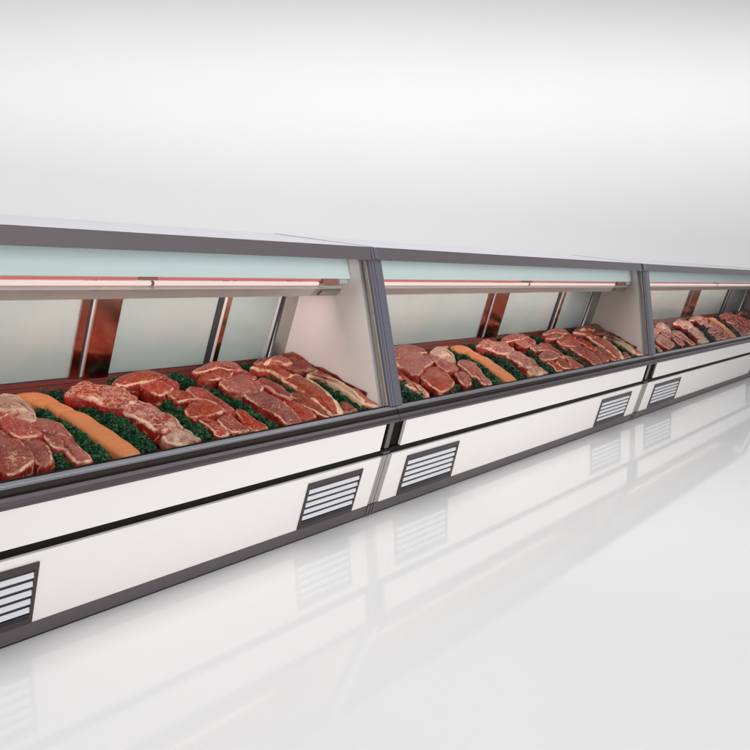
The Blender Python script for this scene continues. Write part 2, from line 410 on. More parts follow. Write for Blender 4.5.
CASE_LABEL = ['nearest glass fronted meat display case, filling the left half',
              'middle glass fronted meat display case, between the nearest and farthest',
              'farthest glass fronted meat display case, shrinking away at the right']
proto = make_case()
for i, (x0, s, nm) in enumerate(CASES):
    o = proto if i == 0 else copy_tree(proto, i)
    o.location = (x0, 0, 0)
    tag(o, CASE_LABEL[i], 'display case', 'row of glass fronted display cases')

# ------------------------------------------------------------------ meat and parsley
CUTS = [
 ('F', 'roast', 'flat wide red roast at the rear left of the steak heap', 'brown', 0.075, 0.05, {},
  [(0.204, 0.53), (0.249, 0.546), (0.323, 0.556), (0.384, 0.513), (0.407, 0.459), (0.401, 0.425), (0.367, 0.429), (0.305, 0.434), (0.242, 0.401), (0.208, 0.389), (0.167, 0.422)]),
 ('F', 'steak', 'dark red chunk squeezed against the end wall beside the heap', 'red', 0.05, 0.045, {},
  [(0.183, 0.506), (0.231, 0.508), (0.25, 0.476), (0.238, 0.432), (0.208, 0.382), (0.172, 0.381), (0.145, 0.417)]),
 ('F', 'steak', 'thick round steak with creased pale edge behind the frontmost big steak', 'brown', 0.085, 0.05, {},
  [(0.201, 0.339), (0.238, 0.392), (0.293, 0.422), (0.348, 0.418), (0.362, 0.384), (0.369, 0.32), (0.369, 0.276), (0.327, 0.24), (0.287, 0.204), (0.254, 0.169), (0.238, 0.161), (0.221, 0.182), (0.203, 0.231), (0.191, 0.274), (0.19, 0.308)]),
 ('F', 'steak', 'largest round steak at the front of the steak heap', 'brown', 0.065, 0.05, {},
  [(0.264, 0.178), (0.309, 0.236), (0.361, 0.256), (0.397, 0.236), (0.402, 0.179), (0.407, 0.124), (0.398, 0.062), (0.378, 0.031), (0.342, 0.007), (0.301, -0.008), (0.283, 0.01), (0.27, 0.069), (0.258, 0.123), (0.254, 0.149)]),
 ('F', 'steak', 'small brown steak end wedged behind the big round steaks', 'brown', 0.08, 0.045, {},
  [(0.362, 0.373), (0.415, 0.389), (0.437, 0.338), (0.438, 0.312), (0.402, 0.297), (0.377, 0.286), (0.365, 0.322)]),
 ('F', 'steak', 'bright red oval steak lying above the largest round steak', 'red', 0.075, 0.045, {},
  [(0.402, 0.3), (0.442, 0.318), (0.475, 0.288), (0.485, 0.241), (0.48, 0.176), (0.429, 0.167), (0.399, 0.185), (0.394, 0.239)]),
 ('F', 'meat_joint', 'pale fatty joint at the rear of the steak heap', 'bone', 0.085, 0.05, {},
  [(0.426, 0.418), (0.471, 0.454), (0.516, 0.438), (0.535, 0.369), (0.523, 0.306), (0.498, 0.324), (0.457, 0.325), (0.436, 0.335), (0.419, 0.385)]),
 ('F', 'meat_joint', 'rounded pale knuckle in front of the pale fatty joint', 'bone', 0.07, 0.04, {},
  [(0.468, 0.342), (0.517, 0.37), (0.527, 0.321), (0.513, 0.269), (0.483, 0.274), (0.463, 0.312)]),
 ('G', 'steak', 'small steak with cream rim right of the largest round steak', 'brown', 0.06, 0.05, {},
  [(0.448, 0.152), (0.488, 0.176), (0.517, 0.165), (0.517, 0.117), (0.498, 0.057), (0.479, 0.019), (0.449, 0.004), (0.438, 0.035), (0.439, 0.08), (0.444, 0.124)]),
 ('G', 'steak', 'long rimmed steak with marbled face at the right of the steak heap', 'brown', 0.065, 0.045, {},
  [(0.524, 0.258), (0.552, 0.289), (0.582, 0.276), (0.602, 0.253), (0.616, 0.217), (0.609, 0.152), (0.597, 0.071), (0.597, 0.028), (0.585, -0.015), (0.56, -0.031), (0.537, -0.013), (0.533, 0.031), (0.538, 0.078), (0.521, 0.099), (0.525, 0.163), (0.517, 0.199), (0.515, 0.235)]),
 ('F', 'steak', 'thin red strip lying on parsley at the front left corner', 'marble', 0.05, 0.03, {'irr': 0.6},
  [(0.177, 0.346), (0.197, 0.279), (0.208, 0.192), (0.235, 0.12), (0.24, 0.046), (0.229, 0.004), (0.199, 0.009), (0.2, 0.078), (0.179, 0.122), (0.175, 0.222), (0.167, 0.289)]),
 ('O', 'sausage_loaf', 'short tan end piece at the back beside the steak heap parsley', 'tan', 0.055, 0.035, {},
  [(0.516, 0.51), (0.547, 0.518), (0.583, 0.517), (0.589, 0.499), (0.559, 0.486), (0.531, 0.482)]),
 ('O', 'sausage_loaf', 'rear segment of the smooth tan loaf at the back rail', 'tan', 0.075, 0.055, {},
  [(0.581, 0.443), (0.61, 0.464), (0.642, 0.473), (0.67, 0.451), (0.686, 0.396), (0.688, 0.375), (0.663, 0.371), (0.632, 0.375), (0.595, 0.387), (0.583, 0.419)]),
 ('O', 'sausage_loaf', 'middle segment of the smooth tan loaf', 'tan', 0.07, 0.055, {},
  [(0.637, 0.385), (0.664, 0.391), (0.694, 0.388), (0.702, 0.353), (0.705, 0.317), (0.686, 0.304), (0.651, 0.311), (0.639, 0.324), (0.637, 0.358)]),
 ('O', 'sausage_loaf', 'long front segment of the smooth tan loaf reaching the glass', 'tan', 0.062, 0.055, {},
  [(0.655, 0.332), (0.685, 0.338), (0.715, 0.335), (0.731, 0.278), (0.744, 0.214), (0.753, 0.178), (0.76, 0.106), (0.762, 0.053), (0.757, -0.011), (0.75, -0.039), (0.726, -0.052), (0.702, -0.035), (0.692, 0.003), (0.686, 0.065), (0.681, 0.139), (0.674, 0.21), (0.666, 0.284)]),
 ('M', 'beef_roast', 'marbled red beef roast at the rear of the marbled row', 'marble', 0.08, 0.05, {'irr': 0.9},
  [(0.739, 0.417), (0.778, 0.456), (0.828, 0.49), (0.86, 0.49), (0.889, 0.455), (0.941, 0.429), (0.953, 0.384), (0.954, 0.314), (0.914, 0.286), (0.88, 0.262), (0.854, 0.269), (0.823, 0.297), (0.802, 0.351), (0.778, 0.381), (0.75, 0.395)]),
 ('M', 'beef_roast', 'marbled red beef roast in the middle of the marbled row', 'marble', 0.07, 0.055, {'irr': 0.9},
  [(0.886, 0.272), (0.926, 0.309), (0.964, 0.32), (0.979, 0.291), (0.994, 0.252), (0.999, 0.192), (1.006, 0.14), (0.998, 0.095), (0.972, 0.07), (0.919, 0.06), (0.896, 0.073), (0.885, 0.122), (0.873, 0.171), (0.865, 0.208), (0.865, 0.243)]),
 ('M', 'beef_roast', 'knobbly pale fatty beef end piece at the front of the marbled row', 'bone', 0.055, 0.05, {'irr': 1.0},
  [(0.898, 0.06), (0.941, 0.089), (0.986, 0.097), (1.016, 0.083), (1.015, 0.041), (1.017, 0.007), (0.996, -0.008), (0.951, -0.008), (0.909, -0.003), (0.888, 0.02)]),
 ('R', 'beef_round', 'boneless beef round at the rear of the red row', 'brown', 0.085, 0.06, {},
  [(0.938, 0.444), (0.987, 0.491), (1.046, 0.516), (1.106, 0.534), (1.149, 0.533), (1.168, 0.495), (1.18, 0.457), (1.115, 0.434), (1.061, 0.427), (1.017, 0.414), (0.974, 0.418)]),
 ('R', 'beef_round', 'bright red fleshy cap curling behind the red row beef round', 'redrim', 0.08, 0.05, {},
  [(1.128, 0.454), (1.184, 0.469), (1.209, 0.441), (1.2, 0.391), (1.169, 0.358), (1.152, 0.378), (1.143, 0.429)]),
 ('R', 'beef_round', 'vivid red beef round second from the rear of the red row', 'red', 0.08, 0.06, {},
  [(1.038, 0.408), (1.081, 0.438), (1.129, 0.437), (1.151, 0.413), (1.152, 0.359), (1.098, 0.328), (1.058, 0.313), (1.047, 0.35)]),
 ('R', 'beef_round', 'small brown faced beef cut in the middle of the red row', 'brown', 0.075, 0.05, {},
  [(1.101, 0.327), (1.156, 0.357), (1.188, 0.34), (1.193, 0.293), (1.185, 0.251), (1.142, 0.253), (1.099, 0.25), (1.099, 0.289)]),
 ('R', 'beef_strip', 'long bright red beef strip at the right of the red row', 'redrim', 0.07, 0.05, {},
  [(1.208, 0.347), (1.258, 0.373), (1.291, 0.353), (1.296, 0.289), (1.287, 0.217), (1.275, 0.129), (1.233, 0.133), (1.23, 0.179), (1.223, 0.246), (1.197, 0.277)]),
 ('R', 'beef_round', 'broad blocky beef cut near the front of the red row', 'brown', 0.07, 0.055, {},
  [(1.086, 0.19), (1.14, 0.233), (1.194, 0.25), (1.229, 0.228), (1.233, 0.175), (1.218, 0.125), (1.166, 0.122), (1.105, 0.123), (1.078, 0.144)]),
 ('R', 'beef_round', 'wedge beef cut at the front of the red row, second from right', 'brown', 0.06, 0.05, {},
  [(1.17, 0.101), (1.223, 0.128), (1.247, 0.117), (1.246, 0.067), (1.233, 0.004), (1.225, -0.019), (1.183, -0.017), (1.147, -0.007), (1.152, 0.047)]),
 ('R', 'beef_strip', 'short red beef strip at the front left of the red row', 'red', 0.055, 0.045, {},
  [(1.098, 0.118), (1.134, 0.128), (1.16, 0.113), (1.16, 0.064), (1.139, -0.008), (1.094, -0.003), (1.095, 0.037), (1.103, 0.087)]),
 ('R', 'beef_strip', 'red tapered beef strip at the front right of the red row', 'red', 0.055, 0.045, {},
  [(1.296, 0.145), (1.333, 0.147), (1.335, 0.092), (1.334, 0.035), (1.323, -0.017), (1.292, -0.037), (1.256, -0.009), (1.258, 0.029), (1.265, 0.07)]),
 ('B', 'beef_round', 'brown faced beef round at the rear of the brown row', 'brown', 0.09, 0.06, {},
  [(1.333, 0.475), (1.416, 0.521), (1.52, 0.551), (1.575, 0.516), (1.578, 0.455), (1.545, 0.423), (1.505, 0.448), (1.468, 0.467), (1.399, 0.461), (1.345, 0.446)]),
 ('B', 'beef_round', 'brown beef cut with cream edge second from the rear of its row', 'brown', 0.08, 0.055, {},
  [(1.326, 0.428), (1.413, 0.474), (1.506, 0.485), (1.517, 0.435), (1.451, 0.398), (1.396, 0.392), (1.363, 0.386), (1.331, 0.408)]),
 ('B', 'beef_strip', 'narrow red trimmed strip behind the wide brown cut', 'redrim', 0.07, 0.045, {},
  [(1.536, 0.461), (1.586, 0.471), (1.607, 0.421), (1.607, 0.378), (1.567, 0.392), (1.526, 0.425)]),
 ('B', 'beef_round', 'wide grey brown beef cut in the middle of the brown row', 'brown', 0.08, 0.06, {},
  [(1.383, 0.356), (1.448, 0.395), (1.54, 0.407), (1.56, 0.348), (1.549, 0.273), (1.496, 0.236), (1.433, 0.243), (1.387, 0.265), (1.365, 0.299)]),
 ('B', 'beef_round', 'longest grey brown cut at the front of the brown row', 'brown', 0.07, 0.06, {},
  [(1.426, 0.244), (1.486, 0.27), (1.536, 0.267), (1.544, 0.207), (1.541, 0.137), (1.513, 0.05), (1.489, -0.027), (1.459, -0.047), (1.404, -0.035), (1.41, 0.026), (1.416, 0.097), (1.412, 0.158), (1.41, 0.206)]),
 ('B', 'beef_strip', 'dark red log shaped strip between brown row and ham', 'redrim', 0.075, 0.05, {},
  [(1.572, 0.34), (1.629, 0.364), (1.643, 0.318), (1.645, 0.241), (1.618, 0.16), (1.587, 0.145), (1.571, 0.178), (1.575, 0.242), (1.573, 0.302)]),
 ('B', 'beef_strip', 'tapered red strip right of the longest grey brown cut', 'red', 0.06, 0.05, {},
  [(1.566, 0.158), (1.609, 0.142), (1.616, 0.083), (1.607, 0.001), (1.542, -0.025), (1.516, -0.004), (1.53, 0.059)]),
 ('B', 'beef_strip', 'small brown trimmed piece behind the dark red log', 'brown', 0.07, 0.045, {},
  [(1.57, 0.469), (1.616, 0.459), (1.608, 0.385), (1.575, 0.375), (1.553, 0.403)]),
 ('H', 'ham_slice', 'rear ham slice with thick cream fat edge', 'ham', 0.08, 0.045, {'fat': (0.7, 0.7)},
  [(1.662, 0.481), (1.721, 0.489), (1.763, 0.461), (1.792, 0.4), (1.792, 0.342), (1.733, 0.319), (1.716, 0.355), (1.711, 0.412), (1.678, 0.449)]),
 ('H', 'ham_slice', 'big pink ham slice framed by broad cream fat', 'ham', 0.075, 0.05, {'fat': (0.9, 0.35)},
  [(1.711, 0.317), (1.752, 0.343), (1.811, 0.357), (1.842, 0.317), (1.849, 0.235), (1.818, 0.12), (1.765, 0.007), (1.7, -0.064), (1.648, -0.074), (1.66, -0.017), (1.684, 0.088), (1.708, 0.222)]),
 ('H', 'ham_joint', 'dark brown lean joint lying left of the big ham slice', 'brown', 0.062, 0.045, {},
  [(1.653, 0.201), (1.723, 0.227), (1.728, 0.181), (1.713, 0.111), (1.689, 0.026), (1.655, -0.032), (1.626, -0.003), (1.623, 0.074), (1.632, 0.149)]),
 ('H', 'ham_joint', 'dark knobbly ham end in front of the big ham slice', 'dark', 0.05, 0.045, {'irr': 0.8},
  [(1.814, 0.067), (1.87, 0.091), (1.881, 0.043), (1.86, -0.005), (1.826, -0.016), (1.76, -0.012)]),
 ('K', 'pork_joint', 'dark pork end at the rear left of the fat topped joint', 'dark', 0.085, 0.05, {},
  [(1.697, 0.504), (1.759, 0.542), (1.828, 0.55), (1.818, 0.519), (1.744, 0.487), (1.7, 0.475)]),
 ('K', 'pork_joint', 'cream fat topped pork joint at the back rail', 'ham', 0.09, 0.05, {'fat': (0, 1), 'fatw': 0.75},
  [(1.744, 0.486), (1.834, 0.532), (1.906, 0.544), (1.908, 0.465), (1.838, 0.433), (1.819, 0.459), (1.772, 0.472)]),
 ('K', 'pork_joint', 'dark red pork shoulder at the back against the end wall', 'dark', 0.09, 0.06, {},
  [(1.9, 0.547), (2.009, 0.567), (2.024, 0.524), (2.006, 0.456), (1.936, 0.452), (1.9, 0.466)]),
 ('K', 'pork_joint', 'rounded dark red joint in front of the pork shoulder', 'dark', 0.08, 0.055, {},
  [(1.845, 0.441), (1.924, 0.476), (1.998, 0.477), (2.025, 0.429), (2.023, 0.385), (1.968, 0.372), (1.916, 0.375), (1.864, 0.394)]),
 ('K', 'pork_joint', 'small knobbly trimming behind the pork loin', 'marble', 0.08, 0.05, {'irr': 0.8},
  [(2.035, 0.444), (2.077, 0.443), (2.048, 0.385), (2.001, 0.368)]),
 ('L', 'pork_loin', 'long pink pork loin with cream fat cap beside the end wall', 'ham', 0.072, 0.055, {'fat': (-0.3, 0.95), 'fatw': 0.45},
  [(1.886, 0.335), (1.953, 0.365), (2.026, 0.383), (2.03, 0.313), (2.036, 0.238), (2.032, 0.148), (2.009, 0.051), (1.99, -0.008), (1.964, -0.038), (1.934, -0.014), (1.913, 0.025), (1.926, 0.094), (1.943, 0.212), (1.933, 0.291)]),
 ('L', 'pork_loin', 'dark rolled loin tucked against the end wall', 'dark', 0.085, 0.055, {},
  [(1.989, 0.357), (2.058, 0.379), (2.089, 0.344), (2.078, 0.261), (2.049, 0.164), (2.011, 0.067), (2.001, 0.104), (2.01, 0.207), (2.005, 0.291)]),
]
PARSLEY = [
 ('V10', 'small parsley tuft at the glass below the largest round steak', 0.035, 0.05, [(0.311, -0.014), (0.377, 0.021), (0.431, 0.051)]),
 ('V7', 'small parsley tuft between the two rimmed steaks at the glass', 0.035, 0.05, [(0.535, 0.121), (0.53, 0.071), (0.535, 0.022), (0.539, -0.002)]),
 ('V8', 'small parsley tuft in front of the dark red log', 0.04, 0.05, [(1.674, 0.14), (1.663, 0.079), (1.652, 0.02)]),
 ('V9', 'parsley tuft standing up beside the broad blocky beef cut', 0.04, 0.05, [(1.106, 0.345), (1.093, 0.291), (1.06, 0.201)]),
 ('V7', 'small parsley tuft between the two rimmed steaks at the glass', 0.035, 0.05, [(0.535, 0.121), (0.53, 0.071), (0.535, 0.022), (0.539, -0.002)]),
 ('V8', 'small parsley tuft in front of the dark red log', 0.04, 0.05, [(1.674, 0.14), (1.663, 0.079), (1.652, 0.02)]),
 ('V9', 'parsley tuft standing up beside the broad blocky beef cut', 0.04, 0.05, [(1.106, 0.345), (1.093, 0.291), (1.06, 0.201)]),
 ('V0', 'parsley strip filling the front left corner', 0.035, 0.11, [(0.129, 0.335), (0.16, 0.21), (0.167, 0.087), (0.189, 0.01)]),
 ('V1', 'parsley strip between the steak heap and the tan loaf', 0.045, 0.075, [(0.585, 0.491), (0.607, 0.41), (0.626, 0.298), (0.641, 0.186), (0.64, 0.074), (0.635, 0.008)]),
 ('V2', 'parsley strip between the tan loaf and marbled beef', 0.045, 0.085, [(0.728, 0.524), (0.772, 0.463), (0.812, 0.366), (0.825, 0.245), (0.822, 0.123), (0.809, 0.021)]),
 ('V3', 'parsley strip between marbled beef and the red row', 0.045, 0.075, [(1.019, 0.565), (1.084, 0.535), (1.097, 0.422), (1.091, 0.305), (1.08, 0.196), (1.068, 0.104), (1.055, 0.016)]),
 ('V4', 'parsley strip between the red row and the brown row', 0.045, 0.08, [(1.287, 0.56), (1.311, 0.48), (1.347, 0.398), (1.358, 0.296), (1.372, 0.21), (1.366, 0.118), (1.359, 0.006)]),
 ('V5', 'parsley strip between the brown row and the ham', 0.05, 0.07, [(1.681, 0.554), (1.715, 0.489), (1.722, 0.358), (1.692, 0.228), (1.637, 0.07), (1.657, 0.002)]),
 ('V6', 'parsley strip between the ham and the pork loin', 0.05, 0.05, [(1.871, 0.531), (1.887, 0.433), (1.908, 0.345), (1.903, 0.233), (1.898, 0.125), (1.895, 0.006), (1.899, -0.039)]),
]

SLOPE = .12 / .64
def deck(y): return .50 + SLOPE * (y + .02) - .0095
def smooth_loop(pts, n):
    """closed Catmull-Rom, resampled evenly"""
    k = len(pts); fine = []
    for i in range(k):
        p0, p1, p2, p3 = (Vector(pts[(i + j - 1) % k]) for j in range(4))
        for s in range(12):
            t = s / 12
            fine.append(.5 * ((2 * p1) + (p2 - p0) * t + (2 * p0 - 5 * p1 + 4 * p2 - p3) * t * t + (3 * p1 - p0 - 3 * p2 + p3) * t ** 3))
    d = [0]
    for i in range(len(fine)): d.append(d[-1] + (fine[(i + 1) % len(fine)] - fine[i]).length)
    out = []; j = 0
    for i in range(n):
        t = d[-1] * i / n
        while d[j + 1] < t: j += 1
        f = (t - d[j]) / max(1e-9, d[j + 1] - d[j])
        out.append(fine[j].lerp(fine[(j + 1) % len(fine)], f))
    return out

def meat_mesh(name, poly, h, th, matkey, opt, seed):
    rnd = random.Random(seed)
    poly = [(min(x, L - .040), max(-.052, min(y, .60))) for x, y in poly]
    area = sum(poly[i][0] * poly[(i + 1) % len(poly)][1] - poly[(i + 1) % len(poly)][0] * poly[i][1] for i in range(len(poly)))
    if area < 0: poly = poly[::-1]
    n = 72
    loop = smooth_loop(poly, n)
    c = Vector((sum(p.x for p in loop) / n, sum(p.y for p in loop) / n))
    loop = [c + (p - c) * (1.065 + .03 * noise.noise(Vector((p.x * 40, p.y * 40, seed)))) for p in loop]
    size = math.sqrt(abs(area) / 2)
    r = min(.012, size * .13) if matkey != 'tan' else min(.022, size * .18)
    irr = opt.get('irr', .4) * (.0 if matkey == 'tan' else 1)
    nrm = []
    for i in range(n):
        t = (loop[(i + 1) % n] - loop[(i - 1) % n]).normalized(); nrm.append(Vector((t.y, -t.x)))
    ins = []                                        # inset loop whose edge is rounded down to the side
    for p, q in zip(loop, nrm): ins.append(p - q * r)
    rings = []                                      # (list of (x, y, dz), rim, side)
    dome = min(.015, size * .12)
    for f in (.12, .3, .48, .64, .77, .87, .94, .98):
        rings.append(([(c + (p - c) * f, dome * (1 - f * f)) for p in ins], f * .93, 0.0))
    for a in (0, 30, 60, 90):
        s, co = math.sin(math.radians(a)), math.cos(math.radians(a))
        rings.append(([(p + q * (r * s), -r * (1 - co)) for p, q in zip(ins, nrm)], .93 + .07 * a / 90, [0, .1, .55, 1][a // 30]))
    for k, (o_, dz) in enumerate(((.10, -.4), (.12, -.62), (.06, -.82), (-.15, -1.0))):
        rings.append(([(p + q * (r * o_), th * dz) for p, q in zip(loop, nrm)], 1.05, 1.0))
    verts, rim, side, fat = [], [], [], []
    fd = opt.get('fat'); fw = opt.get('fatw', .38)
    org = Vector((c.x, c.y, deck(c.y) + h - th))
    off3 = Vector((rnd.uniform(0, 90), rnd.uniform(0, 90), rnd.uniform(0, 90)))
    ext = max((p - c).length for p in loop)
    def fatval(p, rm):
        if not fd: return 0.0
        d = Vector(fd).normalized(); best = 1e9
        for q, m_ in zip(loop, nrm):
            w = m_.dot(d)
            if w > .25: best = min(best, (p - q).length)
        return max(0.0, 1.0 - best / (fw * size * .72)) if best < 1e8 else 0.0
    def add(p, dz, rm, sd):
        z = deck(p.y) + h + dz
        P = Vector((p.x, p.y, z))
        a = noise.noise(P * 17 + off3); b_ = noise.noise(P * 46 + off3 * 1.7); a2 = noise.noise(P * 17 - off3)
        k = .0055 + .010 * irr
        P.z += k * a * (1 - sd * .6) + .0022 * b_ * irr * 2
        d2 = (Vector((p.x, p.y)) - c)
        if d2.length > 1e-5 and sd > .2:
            d2.normalize(); w = (.006 * a2 + .004 * b_) * sd * (.5 + irr)
            P.x += d2.x * w; P.y += d2.y * w
        P.y = max(P.y, -.056)
        verts.append(P - org); rim.append(rm); side.append(sd); fat.append(fatval(p, rm) if sd < .9 else fatval(p, rm) * .75)
    add(c, dome, 0, 0)
    for pts, rm, sd in rings:
        for p, dz in pts: add(p, dz, rm, sd)
    faces = [(0, 1 + i, 1 + (i + 1) % n) for i in range(n)]
    for k in range(len(rings) - 1):
        o_ = 1 + k * n
        for i in range(n):
            j = (i + 1) % n
            faces.append((o_ + i, o_ + n + i, o_ + n + j, o_ + j))
    o_ = 1 + (len(rings) - 1) * n
    faces.append(tuple(o_ + i for i in reversed(range(n))))
    me = bpy.data.meshes.new(name); me.from_pydata([tuple(v) for v in verts], [], faces)
    for nm, dat in (('rim', rim), ('side', side), ('fat', fat)):
        at = me.attributes.new(nm, 'FLOAT', 'POINT'); at.data.foreach_set('value', dat)
    for p in me.polygons: p.use_smooth = True
    me.materials.append(M['darkred' if matkey == 'dark' else matkey])
    return me, org

def loaf_mesh(name, secs, th, seed):
    """smooth roll: sections (u0, u1, y, top height above the deck)"""
    fine = []
    for i in range(len(secs) - 1):
        for k in range(5): fine.append([p + (q - p) * k / 5 for p, q in zip(secs[i], secs[i + 1])])
    fine.append(list(secs[-1])); m = len(fine); nn = 32
    cx = sum((f[0] + f[1]) / 2 for f in fine) / m; cy = sum(f[2] for f in fine) / m
    org = Vector((cx, cy, deck(cy))); V, F = [], []
    for j, (a, b, y, h) in enumerate(fine):
        t = min(j, m - 1 - j) / 3.0
        e = math.sqrt(max(0.0, 1 - (1 - min(1, t)) ** 2)) * .9 + .1 if t < 1 else 1
        w = ((b - a) / 2 + .007) * (.25 + .75 * e); hh = th / 2 * (.3 + .7 * e)
        c = Vector(((a + b) / 2, y, deck(y) + h - th / 2 - (1 - e) * .006))
        for k in range(nn):
            an = 2 * math.pi * k / nn; co, si = math.cos(an), math.sin(an)
            x = c.x + w * math.copysign(abs(co) ** .6, co); z = c.z + hh * math.copysign(abs(si) ** .6, si)
            P = Vector((x, y, z)); nz = noise.noise(P * 22 + Vector((seed, 0, 0))) * .0035
            V.append((x + nz * co - org.x, y - org.y, z + nz * si - org.z))
    for j in range(m - 1):
        for k in range(nn):
            k2 = (k + 1) % nn; F.append((j * nn + k, j * nn + k2, (j + 1) * nn + k2, (j + 1) * nn + k))
    F.append(tuple(range(nn))); F.append(tuple((m - 1) * nn + k for k in reversed(range(nn))))
    me = bpy.data.meshes.new(name); me.from_pydata(V, [], F)
    for p in me.polygons: p.use_smooth = True
    me.materials.append(M['tan'])
    return me, org

LOAF = [('rear segment of the smooth tan loaf at the back rail', [(.575, .635, .500, .064), (.580, .668, .475, .070), (.590, .686, .44, .074), (.615, .692, .40, .073), (.633, .693, .372, .070)], .055),
        ('middle segment of the smooth tan loaf', [(.632, .692, .396, .066), (.640, .697, .365, .072), (.648, .706, .335, .071), (.655, .712, .306, .067)], .055),
        ('long front segment of the smooth tan loaf reaching the glass', [(.652, .712, .330, .066), (.664, .730, .28, .069), (.672, .744, .21, .066), (.680, .753, .14, .064), (.686, .760, .065, .062), (.692, .762, .003, .060), (.705, .752, -.044, .056)], .055)]

def parsley_mesh(path, h, w, seed):
    rnd = random.Random(seed)
    pts = [Vector(p) for p in path]
    seg = [(pts[i + 1] - pts[i]).length for i in range(len(pts) - 1)]; tot = sum(seg)
    def at(t):
        t *= tot; i = 0
        while i < len(seg) - 1 and t > seg[i]: t -= seg[i]; i += 1
        return pts[i].lerp(pts[i + 1], max(0, min(1, t / seg[i])))
    c = at(.5); org = Vector((c.x, c.y, deck(c.y)))
    V, F, T = [], [], []
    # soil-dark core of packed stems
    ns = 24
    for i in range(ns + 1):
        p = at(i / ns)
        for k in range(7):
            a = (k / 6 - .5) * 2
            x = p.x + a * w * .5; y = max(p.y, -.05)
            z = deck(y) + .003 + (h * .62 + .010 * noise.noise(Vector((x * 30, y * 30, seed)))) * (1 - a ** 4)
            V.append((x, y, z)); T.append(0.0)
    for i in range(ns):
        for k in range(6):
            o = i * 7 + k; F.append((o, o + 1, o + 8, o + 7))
    cnt = int(tot * w * 95000)
    for q in range(cnt):
        t = rnd.random(); a = max(-1.25, min(1.25, rnd.gauss(0, .52)))
        p = at(t); x = min(p.x + a * w * .5 + rnd.uniform(-.006, .006), L - .042); y = max(-.05, min(.60, p.y + rnd.uniform(-.012, .012)))
        clump = noise.noise(Vector((x * 42, y * 42, seed * 3.1)))
        z = deck(y) + .004 + (h * .66 * max(0.1, 1 - .55 * abs(a) ** 2.2) + .020 * clump) + rnd.uniform(-.008, .010)
        z = max(z, deck(y) + .004)
        s = rnd.uniform(.0045, .0105)
        # ruffled leaflet: lobed fan turned mostly upwards
        nrm = Vector((rnd.gauss(0, .65), rnd.gauss(-.15, .65), 1)).normalized()
        u = nrm.orthogonal().normalized(); v_ = nrm.cross(u)
        an0 = rnd.uniform(0, 6.28); lobes = 5
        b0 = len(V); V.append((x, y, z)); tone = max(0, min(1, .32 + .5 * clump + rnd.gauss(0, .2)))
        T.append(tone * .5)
        for k in range(lobes * 2):
            ang = an0 + k * math.pi / lobes
            rr = s * (1.15 if k % 2 == 0 else .62) * rnd.uniform(.8, 1.2)
            up = s * rnd.uniform(-.45, .6)
            P = Vector((x, y, z)) + u * math.cos(ang) * rr + v_ * math.sin(ang) * rr + nrm * up
            V.append(tuple(P)); T.append(tone)
        for k in range(lobes * 2): F.append((b0, b0 + 1 + k, b0 + 1 + (k + 1) % (lobes * 2)))
    V = [(x - org.x, max(y, -.055) - org.y, z - org.z) for x, y, z in V]
    me = bpy.data.meshes.new('parsley'); me.from_pydata(V, [], F)
    a_ = me.attributes.new('tone', 'FLOAT', 'POINT'); a_.data.foreach_set('value', T)
    me.materials.append(M['parsley'])
    return me, org

# camera (needed to leave out repeats that lie wholly outside the photo)
RX = Vector((0.63751112, -0.76433487, 0.09680797)); RY = Vector((-0.09129159, -0.19970906, -0.97559322)); RZ = Vector((0.76501334, 0.61311377, -0.1970941))
CAM = Vector((-2.65553727, -2.07427203, 1.35629466))
def in_frame(p):
    d = Vector(p) - CAM; z = d.dot(RZ)
    if z <= 0: return False
    return -.60 < d.dot(RX) / z < .56 and -.56 < d.dot(RY) / z < .56

CATS = {'meat_joint': 'meat', 'roast': 'meat', 'beef_roast': 'meat', 'beef_round': 'meat', 'beef_strip': 'meat', 'steak': 'steak', 'sausage_loaf': 'loaf',
        'ham_slice': 'ham', 'ham_joint': 'ham', 'pork_joint': 'pork', 'pork_loin': 'pork'}
# the farthest case is dressed differently: its rows stand elsewhere along the deck (shift = a + b * depth)
SHIFT = {'F': (-.05, 0), 'G': (-.04, -.05), 'M': (-.27, .30), 'R': (-.24, .28), 'O': (.40, .37), 'B': (-.17, .40), 'H': (-.15, .10), 'K': (0, 0), 'L': (0, 0),
         'V0': (-.03, 0), 'V1': (-.10, 0), 'V2': (.30, .35), 'V3': (-.25, .28), 'V4': (-.16, .40), 'V5': (-.16, .2), 'V6': (-.05, 0), 'V7': (-.09, 0), 'V8': (-.15, .1), 'V9': (-.24, .28), 'V10': (-.05, 0)}
FAR_LABEL = {'V1': 'parsley strip between the steak heap and marbled beef', 'V2': 'parsley strip between the red row and the tan loaf',
             'V4': 'parsley strip between the tan loaf and the brown row'}
def place(me, org, name, label, cat, group, row='K'):
    for i, (x0, s, nm) in enumerate(CASES):
        m2 = me if i == 0 else me.copy()
        a, b = SHIFT[row] if i == 2 else (.045, -.01) if i == 0 and row in 'F' else (0, 0)
        ox = warp(i, org.x + a + b * org.y, org.y)
        if i:
            for v in m2.vertices: v.co.x = warp(i, org.x + v.co.x + a + b * (org.y + v.co.y), org.y + v.co.y) - ox
        if not any(in_frame((ox + v.co.x, org.y + v.co.y, org.z + v.co.z)) for v in list(m2.vertices)[::7]): continue
        o = bpy.data.objects.new(name, m2); COL.objects.link(o)
        o.location = (ox, org.y, org.z)
        tag(o, (FAR_LABEL.get(row, label) if i == 2 else label) + ', ' + nm + ' case', cat, group)

